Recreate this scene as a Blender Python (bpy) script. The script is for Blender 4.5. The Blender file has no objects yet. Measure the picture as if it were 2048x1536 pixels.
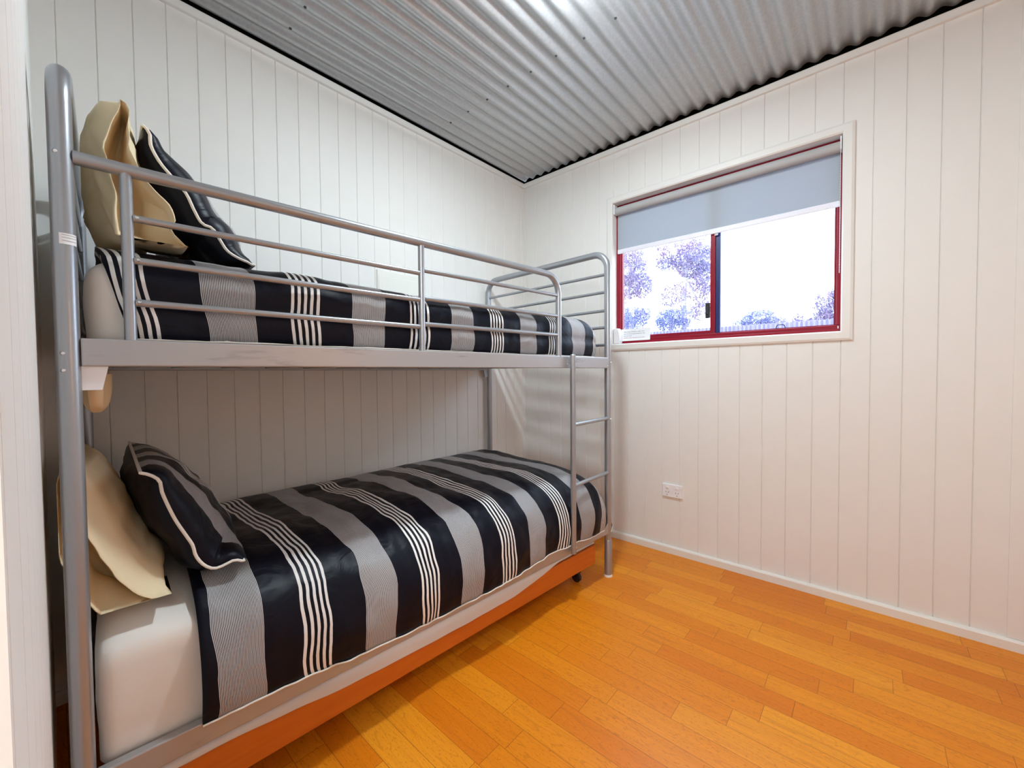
import bpy, bmesh, math, random
from mathutils import Vector, Matrix, noise
random.seed(7)
SC = bpy.context.scene
COL = SC.collection
PI = math.pi

# ------------------------------------------------------------------ camera
CAM = Vector((2.039, -2.4672, 1.10))
YAW, PIT, ROL, FPX = 0.7232, 0.0274, -0.0085, 815.75
cF = Vector((-math.sin(YAW)*math.cos(PIT), math.cos(YAW)*math.cos(PIT), -math.sin(PIT)))
cR0 = cF.cross(Vector((0, 0, 1))).normalized()
cU0 = cR0.cross(cF)
cR = cR0*math.cos(ROL) + cU0*math.sin(ROL)
cU = -cR0*math.sin(ROL) + cU0*math.cos(ROL)
cam_d = bpy.data.cameras.new('camera')
cam_d.sensor_width = 36.0
cam_d.lens = 36.0*FPX/2048.0
cam_d.clip_start = 0.01
cam_o = bpy.data.objects.new('camera', cam_d)
COL.objects.link(cam_o)
cam_o.matrix_world = Matrix(((cR.x, cU.x, -cF.x, CAM.x), (cR.y, cU.y, -cF.y, CAM.y), (cR.z, cU.z, -cF.z, CAM.z), (0, 0, 0, 1)))
SC.camera = cam_o

# ------------------------------------------------------------------ world, exposure
SC.view_settings.view_transform = 'Standard'
SC.view_settings.look = 'None'
SC.view_settings.exposure = 0.0
SC.view_settings.gamma = 1.0
SC.view_settings.use_curve_mapping = False
W = bpy.data.worlds.new('sky'); SC.world = W
W.use_nodes = True
wb = W.node_tree.nodes['Background']
wb.inputs[0].default_value = (0.68, 0.81, 1.0, 1)
wb.inputs[1].default_value = 8.0
SC.cycles.use_denoising = True
SC.cycles.max_bounces = 12
SC.cycles.diffuse_bounces = 8
SC.cycles.sample_clamp_indirect = 6.0

# lamp powers (used by the lamp builders below)
CEIL_EMIT = 690.0
HALL_EMIT = 108.0
SCONCE_EMIT = 120.0

# ------------------------------------------------------------------ helpers
def ray(px, py):
    return cF + cR*((px-1024)/FPX) - cU*((py-768)/FPX)

class MB:
    def __init__(s):
        s.v = []; s.f = []; s.m = []; s.uv = {}
    def add(s, vs, fs, m=0):
        b = len(s.v); s.v += [Vector(p) for p in vs]
        for f in fs:
            s.f.append([b+i for i in f]); s.m.append(m)
        return b
    def box(s, a, b, m=0):
        (x0, y0, z0), (x1, y1, z1) = a, b
        s.add([(x0,y0,z0),(x1,y0,z0),(x1,y1,z0),(x0,y1,z0),(x0,y0,z1),(x1,y0,z1),(x1,y1,z1),(x0,y1,z1)],
              [(3,2,1,0),(4,5,6,7),(0,1,5,4),(1,2,6,5),(2,3,7,6),(3,0,4,7)], m)
    def hexa(s, p, m=0):
        s.add(p, [(3,2,1,0),(4,5,6,7),(0,1,5,4),(1,2,6,5),(2,3,7,6),(3,0,4,7)], m)
    def loft(s, rings, closed=True, cap0=True, cap1=True, m=0):
        n = len(rings[0]); vs = [p for r in rings for p in r]; fs = []
        for i in range(len(rings)-1):
            for j in range(n if closed else n-1):
                k = (j+1) % n
                fs.append((i*n+j, i*n+k, (i+1)*n+k, (i+1)*n+j))
        if cap0: fs.append(tuple(range(n-1, -1, -1)))
        if cap1: fs.append(tuple((len(rings)-1)*n+j for j in range(n)))
        return s.add(vs, fs, m)
    def tube(s, path, r, n=12, caps=True, m=0):
        path = [Vector(p) for p in path]
        rings = []
        t = (path[1]-path[0]).normalized()
        a = Vector((0, 0, 1)) if abs(t.z) < .9 else Vector((1, 0, 0))
        nrm = (a - t*a.dot(t)).normalized()
        for i, p in enumerate(path):
            if i == 0: t = (path[1]-path[0])
            elif i == len(path)-1: t = path[-1]-path[-2]
            else: t = (path[i]-path[i-1]).normalized() + (path[i+1]-path[i]).normalized()
            t.normalize()
            nrm = (nrm - t*nrm.dot(t)).normalized()
            bn = t.cross(nrm)
            rr = r[i] if isinstance(r, (list, tuple)) else r
            rings.append([p + nrm*math.cos(2*PI*k/n)*rr + bn*math.sin(2*PI*k/n)*rr for k in range(n)])
        s.loft(rings, True, caps, caps, m)
    def lathe(s, c, axis, prof, n=20, m=0):
        axis = Vector(axis).normalized(); c = Vector(c)
        a = Vector((0, 0, 1)) if abs(axis.z) < .9 else Vector((1, 0, 0))
        x = (a - axis*a.dot(axis)).normalized(); y = axis.cross(x)
        rings = [[c + axis*h + (x*math.cos(2*PI*k/n) + y*math.sin(2*PI*k/n))*max(r, 1e-4) for k in range(n)] for r, h in prof]
        s.loft(rings, True, True, True, m)

def obj(name, mb, mat, parent=None, smooth=True, ang=40, bevel=0, uvs=None):
    off = Vector(parent.location) if parent else Vector((0, 0, 0))
    p = parent
    while p and p.parent:
        p = p.parent; off += Vector(p.location)
    me = bpy.data.meshes.new(name)
    me.from_pydata([tuple(v-off) for v in mb.v], [], mb.f)
    mats = mat if isinstance(mat, (list, tuple)) else [mat]
    for mm in mats: me.materials.append(mm)
    for poly, mi in zip(me.polygons, mb.m): poly.material_index = mi
    bm = bmesh.new(); bm.from_mesh(me)
    bmesh.ops.recalc_face_normals(bm, faces=bm.faces)
    bm.to_mesh(me); bm.free()
    if uvs:
        ul = me.uv_layers.new(name='UVMap')
        for l in me.loops: ul.data[l.index].uv = uvs[l.vertex_index]
    if smooth:
        me.shade_smooth(); me.set_sharp_from_angle(angle=math.radians(ang))
    o = bpy.data.objects.new(name, me); COL.objects.link(o)
    if parent: o.parent = parent
    if bevel:
        b = o.modifiers.new('bevel', 'BEVEL'); b.width = bevel; b.segments = 2; b.limit_method = 'ANGLE'
    return o

def tag(o, label, cat, group=None):
    o['label'] = label; o['category'] = cat
    if group: o['group'] = group
    return o
def thing(name, label, cat, loc=(0, 0, 0), group=None):
    o = bpy.data.objects.new(name, None); COL.objects.link(o); o.location = loc
    o.empty_display_size = .05
    return tag(o, label, cat, group)
def struct(o):
    o['kind'] = 'structure'; return o

def round_path(pts, r, n=8):
    pts = [Vector(p) for p in pts]; out = [pts[0]]
    for i in range(1, len(pts)-1):
        a, b, c = pts[i-1], pts[i], pts[i+1]
        d0 = (a-b).normalized(); d1 = (c-b).normalized()
        p0 = b + d0*r; p2 = b + d1*r
        for k in range(n+1):
            t = k/n
            # quarter arc by blending (near circular for right angles)
            th = t*PI/2
            out.append(b + d0*r*(1-math.sin(th)) + d1*r*(1-math.cos(th)))
    out.append(pts[-1]); return out

# ------------------------------------------------------------------ bed frame of reference
FFp, RFp, FHp, RHp = Vector((.983, -.499)), Vector((.033, -.435)), Vector((.854, -2.442)), Vector((.033, -2.39))
BL, BW = 1.947, .95
def BP(u, t, z):
    """u metres from the foot posts, t metres in from the front rail, z height"""
    a = u/BL; b = t/BW
    p = FFp*(1-a)*(1-b) + FHp*a*(1-b) + RFp*(1-a)*b + RHp*a*b
    return Vector((p.x, p.y, z))
def PB(px, py, t):
    """the (u, z) on the upright plane t behind the front rail that the photograph shows at a pixel"""
    a0 = BP(0, t, 0); a1 = BP(1, t, 0); e = a1-a0; n = Vector((e.y, -e.x, 0))
    d = ray(px, py); k = (a0-CAM).dot(n)/d.dot(n); P = CAM + d*k
    return ((P-a0).dot(e)/e.dot(e), P.z)

# ------------------------------------------------------------------ materials
def mat(name, col=(.8, .8, .8), rough=.5, metal=0., spec=.5):
    m = bpy.data.materials.new(name); m.use_nodes = True
    b = m.node_tree.nodes['Principled BSDF']
    b.inputs['Base Color'].default_value = (*col, 1); b.inputs['Roughness'].default_value = rough
    b.inputs['Metallic'].default_value = metal; b.inputs['Specular IOR Level'].default_value = spec
    return m
def N(m, t, **k):
    n = m.node_tree.nodes.new(t)
    for a, v in k.items(): setattr(n, a, v)
    return n
def L(m, a, b): m.node_tree.links.new(a, b)
def math_n(m, op, a, b=None, c=None):
    n = N(m, 'ShaderNodeMath', operation=op)
    for i, x in enumerate((a, b, c)):
        if x is None: continue
        if isinstance(x, (int, float)): n.inputs[i].default_value = x
        else: L(m, x, n.inputs[i])
    return n.outputs[0]
def mixc(m, fac, a, b, blend='MIX'):
    n = N(m, 'ShaderNodeMix', data_type='RGBA', blend_type=blend)
    if isinstance(fac, (int, float)): n.inputs[0].default_value = fac
    else: L(m, fac, n.inputs[0])
    for i, x in ((6, a), (7, b)):
        if isinstance(x, tuple): n.inputs[i].default_value = (*x, 1)
        else: L(m, x, n.inputs[i])
    return n.outputs[2]
def bumpy(m, scale, strength, dist=.002, detail=3, stretch=None):
    b = m.node_tree.nodes['Principled BSDF']
    tc = N(m, 'ShaderNodeTexCoord'); no = N(m, 'ShaderNodeTexNoise')
    no.inputs['Scale'].default_value = scale; no.inputs['Detail'].default_value = detail
    if stretch:
        mp = N(m, 'ShaderNodeMapping'); mp.inputs['Scale'].default_value = stretch
        L(m, tc.outputs['Object'], mp.inputs[0]); L(m, mp.outputs[0], no.inputs['Vector'])
    else: L(m, tc.outputs['Object'], no.inputs['Vector'])
    bu = N(m, 'ShaderNodeBump'); bu.inputs['Strength'].default_value = strength; bu.inputs['Distance'].default_value = dist
    L(m, no.outputs[0], bu.inputs['Height']); L(m, bu.outputs[0], b.inputs['Normal'])
    return no

M_wall = mat('cream_wall_paint', (.80, .79, .76), .55, 0, .35)
no = bumpy(M_wall, 14, .06, .002)
cr = mixc(M_wall, no.outputs[0], (.785, .775, .745), (.815, .805, .775)); L(M_wall, cr, M_wall.node_tree.nodes['Principled BSDF'].inputs['Base Color'])
M_trim = mat('cream_gloss_trim', (.80, .79, .76), .35)
M_gap_shade = mat('roof_gap_shade', (.012, .010, .009), .9)  # near-black backing: paints the shade of the roof gap and shuts out sky
M_silver = mat('silver_powder_coat', (.37, .385, .41), .31, .65)
bumpy(M_silver, 600, .04, .0006)
M_rail = mat('scuffed_silver_rail', (.42, .415, .425), .36, .5)
def scuff():
    m = M_rail; b = m.node_tree.nodes['Principled BSDF']
    tc = N(m, 'ShaderNodeTexCoord'); mp = N(m, 'ShaderNodeMapping'); mp.inputs['Scale'].default_value = (6, 4, 26)
    no = N(m, 'ShaderNodeTexNoise'); no.inputs['Scale'].default_value = 1.0; no.inputs['Detail'].default_value = 4
    L(m, tc.outputs['Object'], mp.inputs[0]); L(m, mp.outputs[0], no.inputs['Vector'])
    r = N(m, 'ShaderNodeValToRGB'); r.color_ramp.elements[0].position = .60; r.color_ramp.elements[1].position = .74
    L(m, no.outputs[0], r.inputs[0])
    L(m, mixc(m, r.outputs[0], (.43, .425, .435), (.21, .20, .205)), b.inputs['Base Color'])
scuff()
M_bolt = mat('bright_bolt', (.75, .75, .76), .2, .9)
M_black = mat('black_plastic', (.012, .012, .014), .4)
M_white = mat('white_plastic', (.85, .85, .87), .35)
M_paper = mat('white_card', (.86, .87, .9), .6)
M_ink = mat('black_ink', (.05, .05, .06), .7)
M_inkr = mat('red_ink', (.5, .08, .08), .7)
M_red = mat('burgundy_window_enamel', (.25, .004, .018), .35, 0, .3)
M_stile_shade = mat('shaded_stile_navy', (.012, .02, .12), .4)  # shade on the window's meeting stile, painted in as dark navy
M_sheet = mat('ivory_sheet', (.82, .785, .73), .8, 0, .2); bumpy(M_sheet, 9, .25, .01, 4)
M_case = mat('cream_pillowcase', (.80, .67, .44), .75, 0, .25); bumpy(M_case, 12, .2, .008, 4)
M_pipe = mat('cream_piping', (.78, .74, .68), .7)
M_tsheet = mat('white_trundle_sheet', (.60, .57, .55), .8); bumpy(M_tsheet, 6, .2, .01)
M_screw = mat('grey_screw', (.10, .10, .11), .4, .6)

def galv():
    m = mat('galvanised_iron', (.5, .51, .52), .42, .75)
    b = m.node_tree.nodes['Principled BSDF']
    tc = N(m, 'ShaderNodeTexCoord'); vo = N(m, 'ShaderNodeTexVoronoi'); vo.inputs['Scale'].default_value = 90
    L(m, tc.outputs['Object'], vo.inputs['Vector'])
    L(m, mixc(m, vo.outputs['Distance'], (.47, .48, .49), (.56, .565, .57)), b.inputs['Base Color'])
    return m
M_galv = galv()

def floor_mat():
    m = mat('orange_strip_floor', (.6, .2, .03), .34, 0, .28); b = m.node_tree.nodes['Principled BSDF']
    tc = N(m, 'ShaderNodeTexCoord'); sp = N(m, 'ShaderNodeSeparateXYZ'); L(m, tc.outputs['Object'], sp.inputs[0])
    x, y = sp.outputs[0], sp.outputs[1]
    yr = math_n(m, 'DIVIDE', math_n(m, 'ADD', y, .347+8.45), .0845)
    row = math_n(m, 'FLOOR', yr); fy = math_n(m, 'FRACT', yr)
    w1 = N(m, 'ShaderNodeTexWhiteNoise', noise_dimensions='1D'); L(m, row, w1.inputs['W'])
    xr = math_n(m, 'ADD', math_n(m, 'DIVIDE', x, .44), math_n(m, 'MULTIPLY', w1.outputs['Value'], 7.3))
    cell = math_n(m, 'FLOOR', xr); fx = math_n(m, 'FRACT', xr)
    cv = N(m, 'ShaderNodeCombineXYZ'); L(m, row, cv.inputs[0]); L(m, cell, cv.inputs[1])
    w2 = N(m, 'ShaderNodeTexWhiteNoise', noise_dimensions='2D'); L(m, cv.outputs[0], w2.inputs['Vector'])
    rnd = w2.outputs['Value']
    # grain
    gv = N(m, 'ShaderNodeCombineXYZ')
    L(m, math_n(m, 'MULTIPLY', x, 3.0), gv.inputs[0]); L(m, math_n(m, 'MULTIPLY', y, 60.0), gv.inputs[1]); L(m, math_n(m, 'MULTIPLY', rnd, 37.0), gv.inputs[2])
    g = N(m, 'ShaderNodeTexNoise'); g.inputs['Scale'].default_value = 1.0; g.inputs['Detail'].default_value = 5; g.inputs['Distortion'].default_value = .6; L(m, gv.outputs[0], g.inputs['Vector'])
    gv2 = N(m, 'ShaderNodeCombineXYZ')
    L(m, math_n(m, 'MULTIPLY', x, 2.2), gv2.inputs[0]); L(m, math_n(m, 'MULTIPLY', y, 22.0), gv2.inputs[1]); L(m, math_n(m, 'MULTIPLY', rnd, 91.0), gv2.inputs[2])
    wv = N(m, 'ShaderNodeTexNoise'); wv.inputs['Scale'].default_value = 1.0; wv.inputs['Detail'].default_value = 1; L(m, gv2.outputs[0], wv.inputs['Vector'])
    rings = math_n(m, 'PINGPONG', math_n(m, 'MULTIPLY', wv.outputs[0], 9.0), .5)
    fl = N(m, 'ShaderNodeTexNoise'); fl.inputs['Scale'].default_value = 1.0; fl.inputs['Detail'].default_value = 2
    gv3 = N(m, 'ShaderNodeCombineXYZ'); L(m, math_n(m, 'MULTIPLY', x, 90.0), gv3.inputs[0]); L(m, math_n(m, 'MULTIPLY', y, 230.0), gv3.inputs[1]); L(m, rnd, gv3.inputs[2]); L(m, gv3.outputs[0], fl.inputs['Vector'])
    rp = N(m, 'ShaderNodeValToRGB'); e = rp.color_ramp.elements
    e[0].position = 0; e[0].color = (.74, .205, .006, 1); e[1].position = 1; e[1].color = (.90, .35, .018, 1)
    q = e.new(.35); q.color = (.80, .25, .007, 1)
    q = e.new(.7); q.color = (.86, .30, .011, 1)
    L(m, rnd, rp.inputs[0])
    c = mixc(m, math_n(m, 'MULTIPLY', math_n(m, 'SUBTRACT', 1.0, g.outputs[0]), .46), rp.outputs[0], (.42, .09, .004))
    c = mixc(m, math_n(m, 'MULTIPLY', math_n(m, 'GREATER_THAN', rings, .44), .22), c, (.36, .085, .008))
    c = mixc(m, math_n(m, 'MULTIPLY', math_n(m, 'GREATER_THAN', fl.outputs[0], .62), .30), c, (.30, .06, .005))
    # seams
    ey = math_n(m, 'LESS_THAN', math_n(m, 'MINIMUM', fy, math_n(m, 'SUBTRACT', 1.0, fy)), .011)
    ex = math_n(m, 'LESS_THAN', math_n(m, 'MINIMUM', fx, math_n(m, 'SUBTRACT', 1.0, fx)), .0022)
    c = mixc(m, math_n(m, 'MULTIPLY', math_n(m, 'MAXIMUM', ey, ex), .55), c, (.16, .035, .004))
    L(m, c, b.inputs['Base Color'])
    bu = N(m, 'ShaderNodeBump'); bu.inputs['Strength'].default_value = .06; bu.inputs['Distance'].default_value = .002
    L(m, g.outputs[0], bu.inputs['Height']); L(m, bu.outputs[0], b.inputs['Normal'])
    return m
M_floor = floor_mat()

def orange_wood():
    m = mat('orange_pine_board', (.55, .13, .01), .38); b = m.node_tree.nodes['Principled BSDF']
    tc = N(m, 'ShaderNodeTexCoord'); mp = N(m, 'ShaderNodeMapping'); mp.inputs['Scale'].default_value = (30, 3, 40)
    no = N(m, 'ShaderNodeTexNoise'); no.inputs['Scale'].default_value = 1; no.inputs['Detail'].default_value = 4; no.inputs['Distortion'].default_value = .5
    L(m, tc.outputs['Object'], mp.inputs[0]); L(m, mp.outputs[0], no.inputs['Vector'])
    L(m, mixc(m, no.outputs[0], (.44, .085, .006), (.62, .16, .014)), b.inputs['Base Color'])
    return m
M_pine = orange_wood()

def stripe_mat(name, u0, wob=.0022):
    """navy satin with ribbed grey bands and groups of five white lines; UV.x runs along the pattern"""
    m = mat(name, (.01, .01, .02), .42, 0, .16); b = m.node_tree.nodes['Principled BSDF']
    uv = N(m, 'ShaderNodeUVMap'); sp = N(m, 'ShaderNodeSeparateXYZ'); L(m, uv.outputs[0], sp.inputs[0])
    no = N(m, 'ShaderNodeTexNoise'); no.inputs['Scale'].default_value = 14; no.inputs['Detail'].default_value = 2; L(m, uv.outputs[0], no.inputs['Vector'])
    u = math_n(m, 'ADD', sp.outputs[0], math_n(m, 'MULTIPLY', math_n(m, 'SUBTRACT', no.outputs[0], .5), wob*2))
    p = math_n(m, 'FRACT', math_n(m, 'ADD', math_n(m, 'DIVIDE', math_n(m, 'SUBTRACT', u0, u), .362), 20.0))
    grey = math_n(m, 'LESS_THAN', p, .285)
    rib = math_n(m, 'LESS_THAN', math_n(m, 'FRACT', math_n(m, 'MULTIPLY', p, 34/.285)), .60)
    w = math_n(m, 'MULTIPLY', math_n(m, 'SUBTRACT', p, .535), 9/.200)
    inw = math_n(m, 'MULTIPLY', math_n(m, 'GREATER_THAN', w, 0.0), math_n(m, 'LESS_THAN', w, 9.0))
    bar = math_n(m, 'LESS_THAN', math_n(m, 'FRACT', math_n(m, 'MULTIPLY', w, .5)), .48)
    c = mixc(m, math_n(m, 'MULTIPLY', grey, rib), (.0038, .0042, .010), (.52, .51, .52))
    c = mixc(m, math_n(m, 'MULTIPLY', inw, bar), c, (.82, .80, .78))
    L(m, c, b.inputs['Base Color'])
    wr = N(m, 'ShaderNodeTexNoise'); wr.inputs['Scale'].default_value = 11; wr.inputs['Detail'].default_value = 3; wr.inputs['Distortion'].default_value = 1.0
    L(m, uv.outputs[0], wr.inputs['Vector'])
    bu = N(m, 'ShaderNodeBump'); bu.inputs['Strength'].default_value = .35; bu.inputs['Distance'].default_value = .012
    L(m, wr.outputs[0], bu.inputs['Height']); L(m, bu.outputs[0], b.inputs['Normal'])
    return m
M_duv = stripe_mat('navy_striped_satin', 1.728)
M_navy = mat('plain_navy_satin', (.004, .0045, .010), .42, 0, .16)
bumpy(M_navy, 10, .3, .01)
M_cush = stripe_mat('navy_striped_pillow_satin', -.075)

def emit(name, col, s):
    m = bpy.data.materials.new(name); m.use_nodes = True
    nt = m.node_tree; nt.nodes.remove(nt.nodes['Principled BSDF'])
    e = nt.nodes.new('ShaderNodeEmission'); e.inputs[0].default_value = (*col, 1); e.inputs[1].default_value = s
    nt.links.new(e.outputs[0], nt.nodes['Material Output'].inputs[0]); return m
def glass():
    m = bpy.data.materials.new('window_glass'); m.use_nodes = True
    nt = m.node_tree; nt.nodes.remove(nt.nodes['Principled BSDF'])
    t = nt.nodes.new('ShaderNodeBsdfTransparent'); g = nt.nodes.new('ShaderNodeBsdfGlossy'); g.inputs['Roughness'].default_value = .02
    t.inputs[0].default_value = (.95, .97, .98, 1)
    x = nt.nodes.new('ShaderNodeMixShader'); x.inputs[0].default_value = .06
    nt.links.new(t.outputs[0], x.inputs[1]); nt.links.new(g.outputs[0], x.inputs[2]); nt.links.new(x.outputs[0], nt.nodes['Material Output'].inputs[0])
    return m
M_glass = glass()
def blind_mat():
    m = bpy.data.materials.new('grey_blind_fabric'); m.use_nodes = True
    nt = m.node_tree; b = nt.nodes['Principled BSDF']
    b.inputs['Base Color'].default_value = (.46, .50, .54, 1); b.inputs['Roughness'].default_value = .8
    t = nt.nodes.new('ShaderNodeBsdfTranslucent'); t.inputs[0].default_value = (.55, .62, .72, 1)
    x = nt.nodes.new('ShaderNodeMixShader'); x.inputs[0].default_value = .24
    nt.links.new(b.outputs[0], x.inputs[1]); nt.links.new(t.outputs[0], x.inputs[2]); nt.links.new(x.outputs[0], nt.nodes['Material Output'].inputs[0])
    return m
M_blind = blind_mat()
M_tube = mat('grey_blind_roll', (.42, .42, .42), .6)
M_bar = mat('pale_blind_bar', (.82, .82, .90), .5)

# ------------------------------------------------------------------ room shell
ZW = 2.556           # top of the lining boards
X1 = 3.0             # right-hand wall
YH = -2.4822         # wall at the head of the bed
WIN = (.757, 1.925, 1.283, 2.196)   # window opening x0, x1, z0, z1

def grooves(a, b, first, pitch):
    """profile points (coordinate, depth) of V-jointed boards from a to b"""
    pts = [(a, 0.)]
    g = first - math.ceil((first-a)/pitch)*pitch + pitch
    while g < b-.006:
        if g > a+.006: pts += [(g-.0026, 0.), (g, .0042), (g+.0026, 0.)]
        g += pitch
    pts.append((b, 0.)); return pts

# floor
mb = MB(); mb.box((-.12, -4.1, -.06), (X1+.12, .12, 0))
struct(obj('floor', mb, M_floor, smooth=False))

# window wall with its opening
def back_wall():
    mb = MB(); x0, x1, z0, z1 = WIN
    prof = grooves(-.0, X1, .973, .106)
    prof = sorted(prof + [(x0, 0.), (x1, 0.)])
    for (a, da), (b, db) in zip(prof[:-1], prof[1:]):
        if b-a < 1e-6: continue
        inside = a >= x0-1e-6 and b <= x1+1e-6
        for (p, q) in ([(0, z0), (z1, ZW)] if inside else [(0, ZW)]):
            mb.add([(a, da, p), (b, db, p), (b, db, q), (a, da, q)], [(0, 1, 2, 3)])
    t = .10
    for (a, b, p, q) in [(0, x0, 0, ZW), (x1, X1, 0, ZW), (x0, x1, 0, z0), (x0, x1, z1, ZW)]:
        mb.add([(a, t, p), (b, t, p), (b, t, q), (a, t, q)], [(0, 1, 2, 3)])
    for (a, b) in [((x0, z0), (x1, z0)), ((x1, z0), (x1, z1)), ((x1, z1), (x0, z1)), ((x0, z1), (x0, z0))]:
        mb.add([(a[0], 0, a[1]), (b[0], 0, b[1]), (b[0], t, b[1]), (a[0], t, a[1])], [(0, 1, 2, 3)])
    mb.add([(-.1, .02, ZW), (X1, .02, ZW), (X1, t, ZW), (-.1, t, ZW)], [(0, 1, 2, 3)], 1)
    mb.box((-.1, t, ZW-.02), (X1+.1, t+.02, 2.75), 1)
    return struct(obj('wall_back', mb, [M_wall, M_gap_shade], smooth=False))
back_wall()

def left_wall():
    mb = MB(); prof = grooves(YH-.05, 0., -2.425, .0955)
    for (a, da), (b, db) in zip(prof[:-1], prof[1:]):
        mb.add([(-da, a, 0), (-db, b, 0), (-db, b, ZW), (-da, a, ZW)], [(0, 1, 2, 3)])
    mb.add([(-.1, YH-.05, 0), (-.1, 0, 0), (-.1, 0, ZW), (-.1, YH-.05, ZW)], [(0, 1, 2, 3)])
    mb.add([(-.1, YH-.05, ZW), (-.02, YH-.05, ZW), (-.02, 0.1, ZW), (-.1, 0.1, ZW)], [(0, 1, 2, 3)], 1)
    mb.box((-.12, YH-.05, ZW-.02), (-.1, .12, 2.75), 1)
    return struct(obj('wall_left', mb, [M_wall, M_gap_shade], smooth=False))
left_wall()

# wall at the head of the bed, with the doorway the photograph is taken from
def head_wall():
    mb = MB(); d0, d1, dz = 1.76, 2.60, 2.05
    prof = sorted(grooves(0, X1, .05, .106) + [(d0, 0.), (d1, 0.)])
    for (a, da), (b, db) in zip(prof[:-1], prof[1:]):
        if b-a < 1e-6: continue
        p = dz if (a >= d0-1e-6 and b <= d1+1e-6) else 0
        mb.add([(a, YH-da, p), (b, YH-db, p), (b, YH-db, ZW), (a, YH-da, ZW)], [(0, 1, 2, 3)])
    y2 = YH-.11
    for (a, b, p) in [(0, d0, 0), (d1, X1, 0), (d0, d1, dz)]:
        mb.add([(a, y2, p), (b, y2, p), (b, y2, 2.75), (a, y2, 2.75)], [(0, 1, 2, 3)])
    mb.add([(0, YH, ZW), (X1, YH, ZW), (X1, y2, ZW), (0, y2, ZW)], [(0, 1, 2, 3)], 1)
    for (a, b) in [((d0, 0), (d0, dz)), ((d0, dz), (d1, dz)), ((d1, dz), (d1, 0))]:
        mb.add([(a[0], YH, a[1]), (b[0], YH, b[1]), (b[0], y2, b[1]), (a[0], y2, a[1])], [(0, 1, 2, 3)])
    return struct(obj('wall_front', mb, [M_wall, M_gap_shade], smooth=False))
head_wall()

mb = MB(); prof = grooves(YH, 0., -2.425, .1)
for (a, da), (b, db) in zip(prof[:-1], prof[1:]):
    mb.add([(X1+da, a, 0), (X1+db, b, 0), (X1+db, b, ZW), (X1+da, a, ZW)], [(0, 1, 2, 3)])
mb.box((X1+.08, YH-.11, 0), (X1+.1, .12, 2.75), 1)
struct(obj('wall_right', mb, [M_wall, M_gap_shade], smooth=False))

# passage behind the doorway
mb = MB()
mb.box((-.1, -4.1, 0), (X1+.1, -4.0, 2.75)); mb.box((-.12, -4.0, 0), (-.02, YH-.112, 2.75)); mb.box((X1+.02, -4.0, 0), (X1+.1, YH-.112, 2.75))
struct(obj('wall_passage', mb, M_wall, smooth=False))

# corrugated iron ceiling, ribs along the length of the bed
def ceiling():
    mb = MB(); zc = 2.5795; pit = .0752; n = 8
    x = .012; xs = []
    while x < X1-.01: xs.append(x); x += pit/n
    vs = []; fs = []
    for i, xx in enumerate(xs):
        z = zc - .0092*math.cos(2*PI*(xx-.169)/pit)
        vs += [(xx, -4.05, z), (xx, -.003, z)]
        if i: fs.append((2*i-2, 2*i-1, 2*i+1, 2*i))
    mb.add(vs, fs)
    b = len(mb.v)
    mb.box((-.12, -4.12, 2.72), (X1+.12, .12, 2.76), 1)
    return struct(obj('ceiling', mb, [M_galv, M_gap_shade], ang=60))
ceiling()
# roofing screws
def screw_proto(x, y):
    mb = MB(); mb.lathe((x, y, 2.5703), (0, 0, -1), [(.0062, 0), (.0062, .0012), (.0036, .0014), (.0036, .004), (.002, .0046)], 10)
    return mb
sc0 = None
for k in range(8):
    for y in (-.872, -1.752):
        if y < -1.5 and k > 4: continue
        x = .169 + .1504*k
        if sc0 is None:
            r = thing('ceiling_screw', 'x', 'screw', (x, y, 2.5703))
            mb = screw_proto(x, y); o = obj('screw_head', mb, M_screw, r); sc0 = (r, o)
        else:
            r = sc0[0].copy(); COL.objects.link(r); r.location = (x, y, 2.5703)
            o = sc0[1].copy(); COL.objects.link(o); o.parent = r
        ordn = ['first', 'second', 'third', 'fourth', 'fifth', 'sixth', 'seventh', 'eighth'][k]
        tag(r, f'roofing screw in the ceiling, {ordn} from left wall, ' + ('row nearer the window' if y > -1.5 else 'row nearer the doorway'), 'screw', 'roofing screws in the corrugated ceiling')

# cornice strips and skirting
def strip(name, p0, p1, inward, z0, z1, d, m=M_trim):
    mb = MB(); p0 = Vector(p0); p1 = Vector(p1); i = Vector(inward)
    pr = [(0, z0), (d, z0), (d, z0+(z1-z0)*.80), (d*.8, z0+(z1-z0)*.93), (d*.5, z1), (0, z1)]
    ring = lambda p: [Vector((p.x+i.x*a, p.y+i.y*a, b)) for a, b in pr]
    mb.loft([ring(p0), ring(p1)])
    return struct(obj(name, mb, m, ang=25))
strip('trim_1', (0, YH, 0), (0, 0, 0), (1, 0), 2.519, 2.556, .016)
strip('trim_2', (.016, 0, 0), (X1, 0, 0), (0, -1), 2.519, 2.556, .016)
strip('trim_3', (X1, YH, 0), (X1, -.016, 0), (-1, 0), 2.519, 2.556, .016)
M_skirt = mat('white_gloss_skirting', (.80, .79, .74), .35)
strip('baseboard_back', (.016, 0, 0), (X1, 0, 0), (0, -1), 0, .044, .017, M_skirt)
strip('baseboard_left', (0, YH, 0), (0, 0, 0), (1, 0), 0, .044, .016, M_skirt)
strip('baseboard_right', (X1, YH, 0), (X1, -.017, 0), (-1, 0), 0, .044, .017, M_skirt)
mb = MB(); mb.box((0, -.0015, .044), (.012, 0, 2.519)); struct(obj('trim_4', mb, M_trim, smooth=False))
# cover strip at the right of the window wall
mb = MB(); mb.box((2.449, -.004, .045), (X1-.001, -.0002, 2.518)); struct(obj('trim_5', mb, M_wall, smooth=False))

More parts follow.
